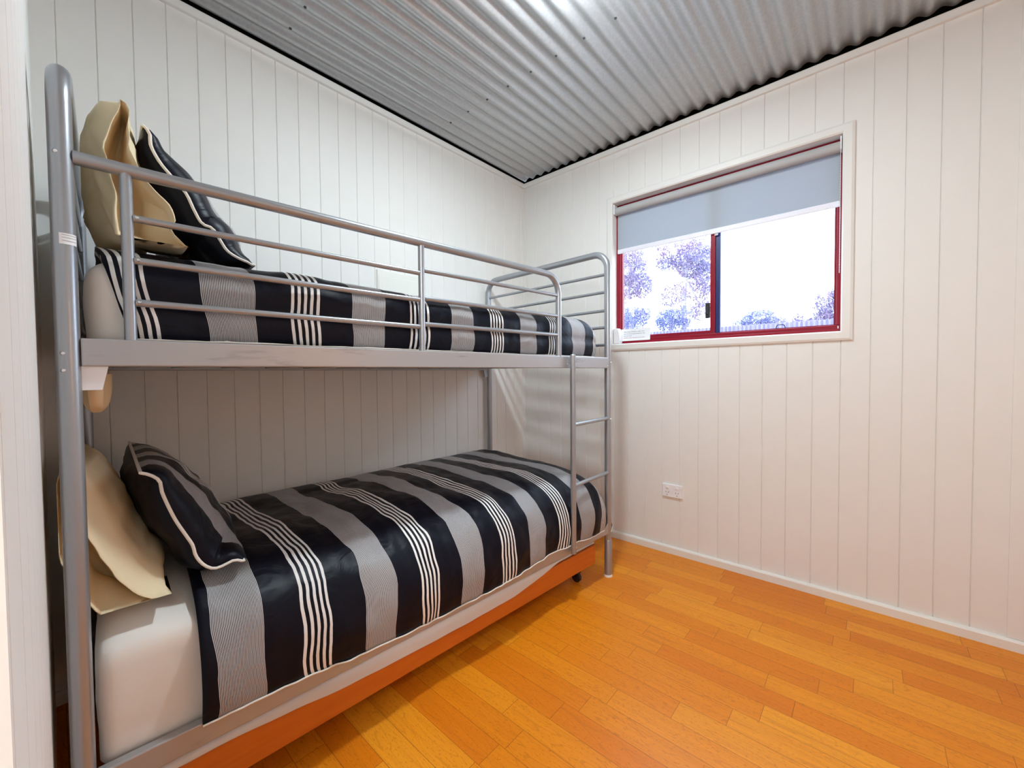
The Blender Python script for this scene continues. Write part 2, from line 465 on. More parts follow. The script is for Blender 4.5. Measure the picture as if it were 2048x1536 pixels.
# ------------------------------------------------------------------ window
def window():
    x0, x1, z0, z1 = WIN
    r = bpy.data.objects.new('window_1', None); COL.objects.link(r); r.location = ((x0+x1)/2, .05, z0); struct(r)
    # architrave on the lining, mitred, moulded
    mb = MB(); w = .044; pr = [(0, 0), (0, .010), (.006, .016), (w-.010, .014), (w, .009), (w, 0)]
    cs = [(x0, z0, -1, -1), (x1, z0, 1, -1), (x1, z1, 1, 1), (x0, z1, -1, 1)]
    rings = [[Vector((cx+sx*a, -b, cz+sz*a)) for a, b in pr] for cx, cz, sx, sz in cs]
    mb.loft(rings+[rings[0]], True, False, False); obj('architrave', mb, M_trim, r, ang=20)
    # outer frame
    mb = MB(); f = .020
    for a, b in [((x0, z0), (x1, z0+.034)), ((x0, z1-.03), (x1, z1)), ((x0, z0+.034), (x0+.032, z1-.03)), ((x1-f, z0+.034), (x1, z1-.03))]:
        mb.box((a[0]+.0005, .045, a[1]+.0005), (b[0]-.0005, .098, b[1]-.0005))
    mb.box((x0+.004, .036, z0+.001), (x1-.004, .045, z0+.016))
    obj('frame', mb, M_red, r, smooth=False, bevel=.002)
    xm0, xm1, xm2 = 1.338, 1.363, 1.388
    # sliding sash on the left
    mb = MB(); yb, ye = .054, .072
    mb.box((x0+.033, yb, z0+.035), (xm0, ye, z0+.052)); mb.box((x0+.033, yb, z1-.05), (xm0, ye, z1-.031)); mb.box((x0+.033, yb, z0+.052), (x0+.038, ye, z1-.05))
    mb.box((xm0, yb-.004, z0+.035), (xm1, ye, z1-.031))
    obj('sash', mb, M_red, r, smooth=False, bevel=.0015)
    mb = MB(); mb.box((x0+.038, .062, z0+.052), (xm0, .065, z1-.05)); obj('pane', mb, M_glass, r, smooth=False)
    # fixed light on the right
    mb = MB(); mb.box((xm1, .062, z0+.035), (xm2, .086, z1-.031)); o = obj('meeting_stile', mb, M_stile_shade, r, smooth=False, bevel=.0015); o['label'] = 'meeting stile with its shade painted dark navy'
    mb = MB(); mb.box((xm2, .076, z0+.035), (x1-f, .079, z1-.031)); obj('pane', mb, M_glass, r, smooth=False)
    mb = MB(); mb.box((xm2, .074, z0+.035), (x1-f, .084, z0+.040)); mb.box((x1-f-.010, .074, z0+.04), (x1-f, .084, z1-.031)); obj('glazing_bead', mb, M_red, r, smooth=False)
    # latches
    mb = MB(); mb.box((1.314, .040, 1.405), (1.338, .054, 1.492)); mb.box((1.319, .033, 1.425), (1.330, .040, 1.475))
    o = obj('latch', mb, M_black, r, bevel=.003, smooth=False); o['label'] = 'black plastic sash latch'
    mb = MB(); mb.tube(round_path([(1.655, .070, 1.318), (1.662, .070, 1.340), (1.692, .070, 1.340), (1.700, .070, 1.318)], .006, 4), .0022, 8)
    o = obj('stay_loop', mb, M_black, r); o['label'] = 'small dark wire loop on the sill'
    mb = MB(); mb.box((1.912, .0435, 1.290), (1.916, .045, 1.312)); mb.box((1.360, .048, 1.868), (1.378, .050, 1.884))
    obj('weep_clip', mb, M_white, r, smooth=False)
window()

def blind():
    r = thing('roller_blind', 'grey roller blind a third of the way down, in the top of the window', 'blind', (1.335, .022, 2.16))
    zc, yc, rad = 2.147, .016, .0245
    mb = MB(); mb.tube([(.770, yc, zc), (1.915, yc, zc)], rad, 28); o = obj('roll', mb, M_tube, r)
    mb = MB(); yb = yc+rad-.002
    n = 24
    for i in range(2):
        pass
    mb.box((.770, yb, 1.905), (1.914, yb+.0014, zc)); obj('fabric', mb, M_blind, r, smooth=False)
    mb = MB(); mb.box((.769, yb-.004, 1.876), (1.915, yb+.006, 1.905)); o = obj('bottom_bar', mb, M_bar, r, smooth=False, bevel=.004); o['label'] = 'pale bottom bar'
    for x in (.7605, 1.9155):
        mb = MB(); mb.box((x, -.004, 2.128), (x+.006, .040, 2.190)); mb.lathe((x+.003, yc, zc), (1 if x < 1 else -1, 0, 0), [(.022, 0), (.022, .009), (.016, .010)], 18)
        o = obj('bracket', mb, M_white, r, bevel=.0015, smooth=False); o['label'] = 'white end bracket'
    mb = MB(); pts = [(1.918, -.002, 2.17-.012*i) for i in range(52)]
    mb.tube(pts, .0011, 6)
    for i, p in enumerate(pts): mb.lathe((p[0], p[1], p[2]-.002), (0, 0, 1), [(.0004, 0), (.002, .002), (.0004, .004)], 6)
    o = obj('bead_chain', mb, M_white, r); o['label'] = 'white bead chain'; o['kind'] = 'stuff'
blind()

def text_mesh(body, size, m, parent, name, P, width=None):
    cu = bpy.data.curves.new('t', 'FONT'); cu.body = body; cu.size = size; cu.extrude = .0001
    to = bpy.data.objects.new('t', cu); COL.objects.link(to)
    bpy.context.view_layer.update()
    me = bpy.data.meshes.new_from_object(to.evaluated_get(bpy.context.evaluated_depsgraph_get()))
    bpy.data.objects.remove(to)
    mb = MB(); xs = [v.co.x for v in me.vertices]; k = (width/(max(xs)-min(xs))) if width else 1
    mb.add([P(v.co.x*k, v.co.y, v.co.z) for v in me.vertices], [tuple(p.vertices) for p in me.polygons])
    return obj(name, mb, m, parent, smooth=False)

def notice():
    r = thing('notice_card', 'white printed notice card propped in the bottom left corner of the window', 'notice', (.885, .040, 1.3015))
    def Q(x, z, d): return Vector((.792+x, .0345 + (z)*.10 - d, 1.3015+z))
    mb = MB(); mb.hexa([Q(0, 0, .0), Q(.198, 0, .0), Q(.198, 0, -.001), Q(0, 0, -.001), Q(0, .078, .0), Q(.198, .078, .0), Q(.198, .078, -.001), Q(0, .078, -.001)])
    cd = obj('card', mb, M_paper, r, smooth=False)
    for s, z, w, m in [('Warning: Children under nine', .056, .140, M_ink), ('are not to be permitted to use', .043, .142, M_ink), ('the top bunk', .030, .056, M_ink), ('children under the age of nine years', .017, .144, M_inkr)]:
        text_mesh(s, .0085, m, r, 'lettering', lambda x, y, e, z=z: Q(.020+x, z+y, .0004+e), w)
notice()
mb = MB(); ring = lambda z, w, d: [Vector((.7625, -.008+d*0, z)), Vector((.7625+w, -.008, z)), Vector((.7625+w, .034, z)), Vector((.7625, .034, z))]
mb.loft([ring(1.2845, .040, 0), ring(1.305, .044, 0), ring(1.340, .041, 0), ring(1.366, .035, 0), ring(1.384, .028, 0)])
tag(obj('plastic_holder', mb, M_white, bevel=.003, smooth=False), 'small white tapered plastic holder on the window ledge, half behind the bunk post', 'holder')

# ------------------------------------------------------------------ power point, blank cover
def socket():
    x0, x1, z0, z1 = 1.087, 1.205, .342, .420
    r = thing('power_point', 'white double power point low on the window wall', 'socket', ((x0+x1)/2, 0, z0))
    mb = MB(); mb.box((x0, -.0115, z0), (x1, 0.0, z1)); pl = obj('plate', mb, M_white, r, smooth=False, bevel=.003)
    for cx in (x0+.030, x1-.030):
        mb = MB(); mb.box((cx-.008, -.0155, z1-.026), (cx+.008, -.0113, z1-.012)); o = obj('switch', mb, M_white, r, smooth=False, bevel=.0025)
        mb = MB()
        for dx, dz, a in [(-.0075, .004, .5), (.0075, .004, -.5), (0, -.012, 0)]:
            c, s = math.cos(a), math.sin(a); w, h = .0011, .0045
            q = [(cx+dx+c*i*w-s*j*h, -.01165, z0+.026+dz+s*i*w+c*j*h) for i, j in ((-1,-1),(1,-1),(1,1),(-1,1))]
            mb.hexa([Vector(p) for p in q]+[Vector((p[0], -.0114, p[2])) for p in q])
        o = obj('outlet_slots', mb, M_black, r, smooth=False); o['label'] = 'three dark pin slots'
socket()
r = thing('cover_panel', 'plain cream cover panel on the left wall just above the upper duvet', 'panel', (0, -1.12, 1.46))
M_cov = mat('pale_cover', (.80, .80, .74), .5)
mb = MB(); mb.box((0, -1.27, 1.455), (.009, -.955, 1.672)); cp = obj('plate', mb, M_cov, r, smooth=False, bevel=.002)
mb = MB(); mb.box((.009, -1.264, 1.460), (.0115, -.961, 1.640)); obj('lid', mb, M_cov, r, smooth=False, bevel=.001)

# ------------------------------------------------------------------ bunk bed
def bunk():
    r = thing('bunk_bed', 'silver tubular steel single bunk bed along the left wall', 'bunk bed', tuple(BP(BL/2, BW/2, 0)))
    R = .0178
    def frame(u, name, zt):
        mb = MB(); path = round_path([BP(u, 0, .012), BP(u, 0, zt), BP(u, BW, zt), BP(u, BW, .012)], .085, 10)
        mb.tube(path, R, 18); return obj(name, mb, M_silver, r)
    frame(BL, 'head_frame', 1.716); frame(0, 'foot_frame', 1.732)
    for u, zs in ((0, (1.618, 1.525, 1.427, 1.338, 1.245)), (BL, (1.612, 1.522, 1.427, 1.338, 1.245))):
        for z in zs:
            mb = MB(); mb.tube([BP(u, R*.8, z), BP(u, BW-R*.8, z)], .0082, 10); obj('end_rail', mb, M_silver, r)
        for z in (1.15, .262):
            mb = MB(); mb.tube([BP(u, R*.8, z), BP(u, BW-R*.8, z)], .012, 10); obj('cross_tube', mb, M_silver, r)
        for t in (0, BW):
            mb = MB(); mb.tube([BP(u, t, .010), BP(u, t, .196), BP(u, t, .200)], [R+.0022, R+.0022, R+.0003], 18); sl = obj('leg_sleeve', mb, M_silver, r)
            mb = MB(); mb.lathe(BP(u, t, 0), (0, 0, 1), [(R+.005, 0), (R+.005, .006), (R+.002, .012)], 18); o = obj('foot_cap', mb, M_pipe, sl); o['label'] = 'cream plastic foot cap'
    def bar(name, u0, u1, t, z0, z1, w, m=M_rail):
        mb = MB(); P = []
        for z in (z0, z1):
            P += [BP(u1, t-w/2, z), BP(u0, t-w/2, z), BP(u0, t+w/2, z), BP(u1, t+w/2, z)]
        mb.hexa(P); return obj(name, mb, m, r, smooth=False, bevel=.003)
    for z0, z1 in ((1.120, 1.176), (.236, .290)):
        bar('side_rail', .0175, BL-.0175, .0, z0, z1, .026); bar('side_rail', .0175, BL-.0175, BW, z0, z1, .026)
    # slats of each bunk
    for zz in (1.128, .246):
        for k in range(12):
            u = .10 + k*(BL-.2)/11
            mb = MB(); P = []
            for z in (zz, zz+.012):
                P += [BP(u+.03, .013, z), BP(u-.03, .013, z), BP(u-.03, BW-.013, z), BP(u+.03, BW-.013, z)]
            mb.hexa(P); obj('slat', mb, M_silver, r, smooth=False)
    # guard rail
    g = .0135
    mb = MB(); mb.tube(round_path([BP(BL-R*.9, 0, 1.531), BP(.415, 0, 1.540), BP(.415, 0, 1.172)], .085, 10), g, 16); obj('guard_rail', mb, M_silver, r)
    for u in (1.856, 1.141):
        mb = MB(); mb.tube([BP(u, 0, 1.174), BP(u, 0, 1.534)], .0105, 14); obj('guard_post', mb, M_silver, r)
    for zs, u0, u1 in (((1.434, 1.345, 1.256), 1.856-.009, 1.141+.009), ((1.446, 1.352, 1.266), 1.141-.009, .415+.011)):
        for z in zs:
            mb = MB(); mb.tube([BP(u0, 0, z), BP(u1, 0, z+(.006 if u1 < 1 else 0))], .0078, 12); obj('guard_bar', mb, M_silver, r)
            if u0 > 1.5:
                mb = MB(); mb.lathe(BP(u0-.006, -.0075, z+.001), BP(0, -1, 0)-BP(0, 0, 0), [(.0042, -.002), (.004, .001), (.0022, .003)], 10); obj('bolt', mb, M_bolt, r)
    # ladder
    ul, tl = .352, -.034
    mb = MB(); mb.tube([BP(ul, tl, .246), BP(ul, tl, 1.178), BP(ul, tl, 1.184)], [.0132, .0132, .008], 16); obj('ladder_post', mb, M_silver, r)
    for z in (.852, .562):
        mb = MB(); mb.tube([BP(ul-.011, tl*.8, z), BP(.015, -.004, z+.002)], .0096, 12); obj('ladder_rung', mb, M_silver, r)
    for z in (1.155, .270):
        mb = MB(); mb.hexa([BP(ul+.008, tl+.01, z-.012), BP(ul-.008, tl+.01, z-.012), BP(ul-.008, -.012, z-.012), BP(ul+.008, -.012, z-.012), BP(ul+.008, tl+.01, z+.012), BP(ul-.008, tl+.01, z+.012), BP(ul-.008, -.012, z+.012), BP(ul+.008, -.012, z+.012)]); obj('ladder_bracket', mb, M_silver, r, smooth=False)
    for u, t, z in ((ul-.008, tl-.010, 1.150), (ul+.010, -.012, 1.138), (ul-.008, tl-.010, .272), (-.004, -.017, 1.15), (.02, -.012, 1.132), (-.004, -.017, .245), (0, -.017, .85), (BL+.006, -.017, 1.145), (BL+.006, -.017, 1.112), (BL+.006, -.017, 1.53)):
        mb = MB(); mb.lathe(BP(u, t, z), BP(0, -1, 0)-BP(0, 0, 0), [(.0048, -.003), (.0045, .001), (.0025, .003)], 10); obj('bolt', mb, M_bolt, r)
    # corner plates under the upper rail
    for u, s, t in ((BL-.016, -1, 0.0), (.016, 1, BW), (BL-.016, -1, BW), (.016, 1, 0)):
        if u < 1 and t == 0: zt, zb = .236, .196
        else: zt, zb = 1.121, 1.072
        mb = MB(); a = -.004; b = .004; w = .040 if zt > 1 else .012
        mb.hexa([BP(u, t+a, zb), BP(u+s*w*.75, t+a, zb), BP(u+s*w*.75, t+b, zb), BP(u, t+b, zb), BP(u, t+a, zt), BP(u+s*w, t+a, zt), BP(u+s*w, t+b, zt), BP(u, t+b, zt)])
        obj('corner_plate', mb, M_white if (t == 0 and u > 1) else M_silver, r, smooth=False, bevel=.001)
    # maker's sticker wrapped round the front head post
    mb = MB(); c = BP(BL, 0, 1.365); rr = R+.0006; n = 10
    a0 = math.atan2(CAM.y-c.y, CAM.x-c.x)
    lo = [c + Vector((math.cos(a0-.35+1.5*k/n)*rr, math.sin(a0-.35+1.5*k/n)*rr, -.010)) for k in range(n+1)]
    hi = [p + Vector((0, 0, .021)) for p in lo]
    mb.loft([lo, hi], False, False, False); o = st = obj('sticker', mb, M_paper, r); o['label'] = 'small white printed sticker'
    mb = MB()
    for dz in (-.004, .002, .007):
        rr2 = rr+.0004
        lo = [c + Vector((math.cos(a0-.15+1.2*k/n)*rr2, math.sin(a0-.15+1.2*k/n)*rr2, dz)) for k in range(n+1)]
        mb.loft([lo, [p+Vector((0, 0, .0012)) for p in lo]], False, False, False)
    obj('sticker_print', mb, M_tube, st)
bunk()

# ------------------------------------------------------------------ bedding
def rbox(u0, u1, t0, t1, z0, z1, rad, nu, nt, nz, amp=.0, seed=0., crown=0.):
    """rounded block in bed coordinates"""
    mb = MB(); idx = {}
    def key(i, j, k): return (i, j, k)
    def vert(i, j, k):
        if key(i, j, k) in idx: return idx[key(i, j, k)]
        def sp(a, n): # concentrate rows near edges
            x = a/n; return x - .12*math.sin(2*PI*x)/(1)
        p = Vector((u0+(u1-u0)*sp(i, nu), t0+(t1-t0)*sp(j, nt), z0+(z1-z0)*k/nz))
        q = Vector((min(max(p.x, u0+rad), u1-rad), min(max(p.y, t0+rad), t1-rad), min(max(p.z, z0+rad), z1-rad)))
        d = p-q
        if d.length > 1e-9: p = q + d.normalized()*rad
        if amp:
            nn = noise.noise(Vector((p.x*5+seed, p.y*6, p.z*9)))*amp + noise.noise(Vector((p.x*16+seed, p.y*14, p.z*22)))*amp*.4
            dd = (d.normalized() if d.length > 1e-9 else Vector((0, 0, 0)))
            p += dd*nn
        if crown: p.z -= crown*math.exp(-max(p.y-t0, 0)/.10)*max(0, (p.z-z0)/(z1-z0)) + .040*max(0, (p.z-z0)/(z1-z0))*min(1, max(0, (1.755-p.x)/.04))
        idx[key(i, j, k)] = len(mb.v); mb.v.append(BP(p.x, p.y, p.z)); return idx[key(i, j, k)]
    def face(a, b, c, d): mb.f.append([vert(*a), vert(*b), vert(*c), vert(*d)]); mb.m.append(0)
    for i in range(nu):
        for j in range(nt):
            for k in (0, nz): face((i, j, k), (i+1, j, k), (i+1, j+1, k), (i, j+1, k))
        for k in range(nz):
            for j in (0, nt): face((i, j, k), (i+1, j, k), (i+1, j, k+1), (i, j, k+1))
    for j in range(nt):
        for k in range(nz):
            for i in (0, nu): face((i, j, k), (i, j+1, k), (i, j+1, k+1), (i, j, k+1))
    return mb

def mattress(z0, z1, name, label, t0, t1, rad=.05, crown=0.):
    r = thing(name, label, 'mattress', tuple(BP(.97, .47, z0)))
    mb = rbox(.05, 1.925, t0, t1, z0, z1, rad, 60, 30, 12, .005, z0, crown)
    obj('fitted_sheet', mb, M_sheet, r, ang=80)
    return r
mu = mattress(1.1425, 1.352, 'upper_mattress', 'mattress in an ivory fitted sheet on the upper bunk', .035, .915)
mb = MB(); rings = []
for k in range(9):
    a = k/8; z = 1.105-.085*a; w = .026*math.sqrt(max(1-a**3, .02)); d = .20*math.sqrt(max(1-a**2.5, .03))
    rings.append([BP(1.912+math.cos(2*PI*j/20)*w*.8+.006*math.sin(j*1.7), .14+math.sin(2*PI*j/20)*d*.5, z) for j in range(20)])
mb.loft(rings); o = obj('sheet_corner', mb, M_case, mu, ang=80); o['label'] = 'loose corner of ivory sheet hanging below the rail'
mattress(.2605, .572, 'lower_mattress', 'mattress in an ivory fitted sheet on the lower bunk', .022, .915, .028, .062)

def duvet(name, label, sect, hem, uh, ufoot, arc, zbase, wr, seed, pull, shear=0., skew=0., skz=0.):
    """sect: cross-section [(t, z)] front hem to rear; hem(u): height of the front hem"""
    # resample section
    P = [Vector((a, b, 0)) for a, b in sect]; S = [0]
    for a, b in zip(P[:-1], P[1:]): S.append(S[-1]+(b-a).length)
    ns = 70; tot = S[-1]
    def smp(s):
        for i in range(len(S)-1):
            if s <= S[i+1]+1e-9:
                k = (s-S[i])/(S[i+1]-S[i]); 
                p0 = P[max(i-1, 0)]; p1 = P[i]; p2 = P[i+1]; p3 = P[min(i+2, len(P)-1)]
                return .5*((2*p1)+(p2-p0)*k+(2*p0-5*p1+4*p2-p3)*k*k+(3*p1-p0-3*p2+p3)*k**3)
        return P[-1]
    pts = [smp(tot*i/ns) for i in range(ns+1)]
    cols = []
    nu = 120
    for i in range(nu+1): cols.append((uh + (ufoot+arc-uh)*i/nu, 1.0, 0.0, uh + (ufoot+arc-uh)*i/nu))
    na = 14
    for k in range(1, na+1):
        a = k/na*PI/2
        cols.append((ufoot+arc - arc*math.sin(a)**.9, max(math.cos(a), 0)**.55, 1-math.cos(a), ufoot+arc - (k/na)*(arc*2.0)))
    mb = MB(); uvs = []; n = ns+1; fs = []
    for ci, (u, hf, inn, ut) in enumerate(cols):
        u_row = u
        for si, p in enumerate(pts):
            u = u_row; s = tot*si/ns; t, z = p.x, p.y
            frac = si/ns
            hz = hem(u)
            if frac < .2: z += (hz-sect[0][1])*(1-frac/.2)**1.5
            zb = min(zbase, z)
            z = zbase + (z-zbase)*hf if z > zbase else z
            tc = .47; t = tc + (t-tc)*(1-pull*inn)
            # wrinkles: soft puffing plus folds running down the front
            q = Vector((u*3.0+seed, t*3.5, z*4.0))
            d = noise.noise(q)*wr + noise.noise(Vector((u*11+seed, t*5+3, z*7)))*wr*.55 + noise.noise(Vector((u*26+seed*2, t*12+u*8, z*15)))*wr*.34
            if frac > .75: d *= .3
            # section normal
            a = pts[max(si-1, 0)]; b = pts[min(si+1, ns)]; tg = (b-a); nx, nz = -tg.y, tg.x
            l = math.hypot(nx, nz) or 1
            t += nx/l*d*(1.0 if frac < .35 else .7); z += nz/l*d
            du = noise.noise(Vector((u*7+seed, s*8, 2.0)))*.011 + noise.noise(Vector((u*4+seed, s*20, 5.0)))*.0022
            if skew: u += skew*(z-skz)*max(0, (u-ufoot-arc)/(uh-ufoot-arc))**6
            mb.v.append(BP(u, t, z)); uvs.append((ut+du-shear*max(0, frac-.25)/.75, s))
    for i in range(len(cols)-1):
        for j in range(ns):
            mb.f.append([i*n+j, i*n+j+1, (i+1)*n+j+1, (i+1)*n+j]); mb.m.append(0)
    r = thing(name, label, 'duvet', tuple(BP(.9, .47, zbase)))
    o = obj('cover', mb, M_duv, r, ang=180, uvs=uvs)
    so = o.modifiers.new('thickness', 'SOLIDIFY'); so.thickness = .010; so.offset = -1
    # cream piping along the front hem
    hp = [mb.v[i*n] for i in range(0, len(cols)-6)]
    pm = MB(); pm.tube([p+(BP(0, -.002, 0)-BP(0, 0, 0)) for p in hp], .0024, 8); o = obj('hem_piping', pm, M_pipe, r); o['label'] = 'cream piped hem'
    return r
def interp(tab):
    def f(u):
        if u >= tab[0][0]: return tab[0][1]
        for (a, za), (b, zb) in zip(tab[:-1], tab[1:]):
            if b <= u <= a: return za + (zb-za)*(a-u)/(a-b)
        return tab[-1][1]
    return f
lowsec = [(-.020, .262), (-.027, .305), (-.029, .365), (-.018, .435), (.012, .498), (.07, .545), (.15, .574), (.28, .594), (.45, .603), (.70, .604), (.85, .600), (.91, .578), (.932, .53), (.935, .47), (.933, .42)]
hemL = interp([(1.76, .290), (1.62, .288), (1.46, .278), (1.28, .263), (1.05, .251), (.8, .268), (.5, .284), (.3, .282), (.2, .268), (0, .264)])
dl = duvet('lower_duvet', 'navy striped duvet spread over the lower bunk', lowsec, hemL, 1.757, .022, .15, .262, .015, 3.3, .06, .09)
mb = MB(); mb.add([BP(-.022, -.006, .292), BP(-.050, .004, .262), BP(-.024, -.004, .238), BP(-.022, .030, .285), BP(-.044, .034, .260), BP(-.024, .030, .240)], [(0, 1, 2), (3, 5, 4), (0, 3, 4, 1), (1, 4, 5, 2), (2, 5, 3, 0)])
obj('hem_corner', mb, M_navy, dl, smooth=False, bevel=.002)
mb = MB(); mb.tube([BP(-.022, -.007, .293), BP(-.051, .003, .262), BP(-.024, -.005, .237)], .0024, 8); obj('hem_piping', mb, M_pipe, dl)
upsec = [(.034, 1.180), (.025, 1.205), (.021, 1.24), (.026, 1.262), (.021, 1.29), (.027, 1.33), (.055, 1.362), (.10, 1.381), (.20, 1.393), (.45, 1.397), (.70, 1.397), (.85, 1.392), (.91, 1.37), (.93, 1.31), (.930, 1.24)]
hemU = interp([(1.88, 1.180), (0, 1.180)])
duvet('upper_duvet', 'navy striped duvet tucked behind the guard rail on the upper bunk', upsec, hemU, 1.882, .030, .12, 1.182, .009, 9.1, .10, 0., .24, 1.29)

# pillows -----------------------------------------------------------
def curve(pts, n):
    """smooth resampling of a 2-D polyline"""
    P = [Vector((a, b)) for a, b in pts]; S = [0]
    for a, b in zip(P[:-1], P[1:]): S.append(S[-1]+(b-a).length)
    out = []
    for i in range(n+1):
        s = S[-1]*i/n
        for k in range(len(S)-1):
            if s <= S[k+1]+1e-9:
                f = (s-S[k])/max(S[k+1]-S[k], 1e-9)
                p0 = P[max(k-1, 0)]; p1 = P[k]; p2 = P[k+1]; p3 = P[min(k+2, len(P)-1)]
                out.append(.5*((2*p1)+(p2-p0)*f+(2*p0-5*p1+4*p2-p3)*f*f+(3*p1-p0-3*p2+p3)*f**3)); break
    return out
def normals(c):
    out = []
    for i in range(len(c)):
        a = c[max(i-1, 0)]; b = c[min(i+1, len(c)-1)]; t = (b-a).normalized(); out.append(Vector((t.y, -t.x)))   # towards the foot when running downwards
    return out

def piped_pillow(name, label, seam_px, tseam, t1, bf, bb, seed, zmin):
    n, m = 34, 56
    c = curve([PB(x, y, tseam) for x, y in seam_px], n)
    st = curve([c[0], c[n//2] + (c[0]+c[n]-2*c[n//2])*.15, c[n]], n)
    r = thing(name, label, 'pillow', tuple(BP(c[n].x, tseam+.3, c[n].y)))
    mb = MB(); uvs = []; G = {}
    def pt(i, j, side):
        tau = i/m; s = j/n
        e = max(math.sin(PI*min(max(tau, 0), 1)), 0)**.42
        w = min(tau*3.5, 1)
        base = c[j]*(1-w) + st[j]*w
        nn = normals(c)[j]*(1-w) + normals(st)[j]*w
        b = (4*s*(1-s))**.55
        d = (bf if side > 0 else bb)*e*b
        d += noise.noise(Vector((tau*6+seed, s*5, side)))*.012*e*b + noise.noise(Vector((tau*15+seed, s*13, side*2)))*.005*e*b
        p = base - nn*d*side if False else base + nn*d*side
        return BP(p.x, tseam+(t1-tseam)*tau, max(p.y, zmin))
    for side in (1, -1):
        for i in range(m+1):
            for j in range(n+1):
                edge = (j in (0, n)) or (i in (0, m))
                k = (i, j, 0 if edge else side)
                if k not in G:
                    G[k] = len(mb.v); mb.v.append(pt(i, j, side)); uvs.append((-(t1-tseam)*i/m if side > 0 else 5.0 + .3*.362, j/n*.45))
        g = lambda i, j: G[(i, j, 0 if (j in (0, n) or i in (0, m)) else side)]
        for i in range(m):
            for j in range(n):
                mb.f.append([g(i, j), g(i+1, j), g(i+1, j+1), g(i, j+1)]); mb.m.append(0 if side > 0 else 1)
    cv = obj('cover', mb, [M_cush, M_navy], r, ang=180, uvs=uvs)
    loop = [(0, j) for j in range(n+1)] + [(i, n) for i in range(1, m+1)] + [(m, j) for j in range(n-1, -1, -1)] + [(i, 0) for i in range(m-1, 0, -1)]
    pm = MB(); pth = [mb.v[G[(i, j, 0)]] for i, j in loop]; pm.tube(pth+[pth[0]], .0036, 8); o = obj('piping', pm, M_pipe, r); o['label'] = 'cream piped edge'
    return r

def open_pillow(name, label, back_px, front_px, tm, seam, bf, bb, t_neck, t1, seed, umax, zmin):
    """pillow in an open-ended case: the case mouth faces the room at t = tm"""
    n, m = 30, 36
    mbk = curve([PB(x, y, tm) for x, y in back_px], n); mfr = curve([PB(x, y, tm) for x, y in front_px], n)
    sm = curve(seam, n); nm = normals(sm)
    r = thing(name, label, 'pillow', tuple(BP(sm[n].x, tm+.3, sm[n].y)))
    rings = []
    def ring(fn):
        return [fn(j, 1) for j in range(n+1)] + [fn(j, -1) for j in range(n-1, 0, -1)]
    def body(tau):
        e = max(math.sin(PI*(.5+.5*tau)), 0)**.5 if tau > 0.25 else (.62+.38*math.sin(PI/2*tau/.25))*math.sin(PI*(.5+.125))**.5
        t = t_neck + (t1-t_neck)*tau
        def fn(j, side):
            s = j/n; b = (4*s*(1-s))**.24
            d = (bf if side > 0 else bb)*e*b*(1+.14*noise.noise(Vector((tau*5+seed, s*5, side)))) + .006*noise.noise(Vector((tau*13+seed, s*12, side)))*b
            p = sm[j] + nm[j]*d*side
            return BP(min(p.x, umax), t, max(p.y, zmin))
        return ring(fn)
    for i in range(m, -1, -1): rings.append(body(i/m))
    # neck to mouth
    bd = body(0)
    def mouth(k, inset=0.):
        def fn(j, side):
            q = mfr[j] if side > 0 else mbk[j]
            if j in (0, n): q = (mfr[j]+mbk[j])*.5
            mid = (mfr[j]+mbk[j])*.5; q = q + (mid-q)*inset
            wob = .006*noise.noise(Vector((j*.31+seed, side*3, k)))
            return BP(min(q.x+wob, umax), tm+.0*k, max(q.y, zmin))
        return ring(fn)
    mo = mouth(0)
    for k in (.2, .4, .6, .8):
        kk = k*k*(3-2*k)
        rings.append([a.lerp(b, kk) + (BP(0, (t_neck-tm)*(kk-k), 0)-BP(0, 0, 0)) + Vector((0, 0, 0)) for a, b in zip(bd, mo)])
    rings.append(mo)
    # turned in: the inside of the case
    for k, ins in ((.0, .06), (.3, .2), (.7, .45), (1.0, .7)):
        inn = mouth(0, ins)
        rings.append([p + (BP(0, (t_neck-tm)*k*1.2, 0)-BP(0, 0, 0)) for p in inn])
    mb = MB(); mb.loft(rings, True, True, True)
    obj('pillowcase', mb, M_case, r, ang=180)
    return r

open_pillow('upper_cream_pillow', 'cream pillow in an open-ended case upright at the head of the upper bunk', 
    [(240, 198), (222, 245), (206, 290), (216, 325), (226, 378), (229, 430), (233, 476), (262, 492), (300, 503), (350, 512), (388, 520)],
    [(240, 198), (257, 214), (259, 262), (264, 308), (282, 346), (308, 378), (340, 410), (352, 440), (345, 460), (368, 490), (388, 520)],
    .055, [(1.868, 1.725), (1.868, 1.66), (1.862, 1.57), (1.857, 1.48), (1.85, 1.403)], .055, .068, .16, .72, 2.0, 1.926, 1.405)
piped_pillow('upper_striped_pillow', 'navy pillow with cream piping leaning on the cream pillow of the upper bunk',
    [(285, 250), (299, 266), (302, 292), (320, 325), (345, 355), (372, 387), (388, 420), (404, 447), (425, 457), (440, 480), (455, 502), (478, 517), (498, 526), (509, 537)], .13, .80, .095, .070, 4.0, 1.402)
open_pillow('lower_cream_pillow', 'cream pillow in an open-ended case at the head of the lower bunk',
    [(122, 925), (106, 985), (104, 1060), (118, 1120), (150, 1180), (190, 1222), (221, 1246), (285, 1222), (344, 1198)],
    [(122, 925), (150, 985), (178, 1075), (210, 1125), (240, 1158), (262, 1178), (290, 1194), (320, 1200), (344, 1198)],
    .05, [(1.965, .90), (1.945, .83), (1.915, .73), (1.88, .66), (1.82, .605)], .075, .06, .15, .75, 6.0, 1.972, .592)
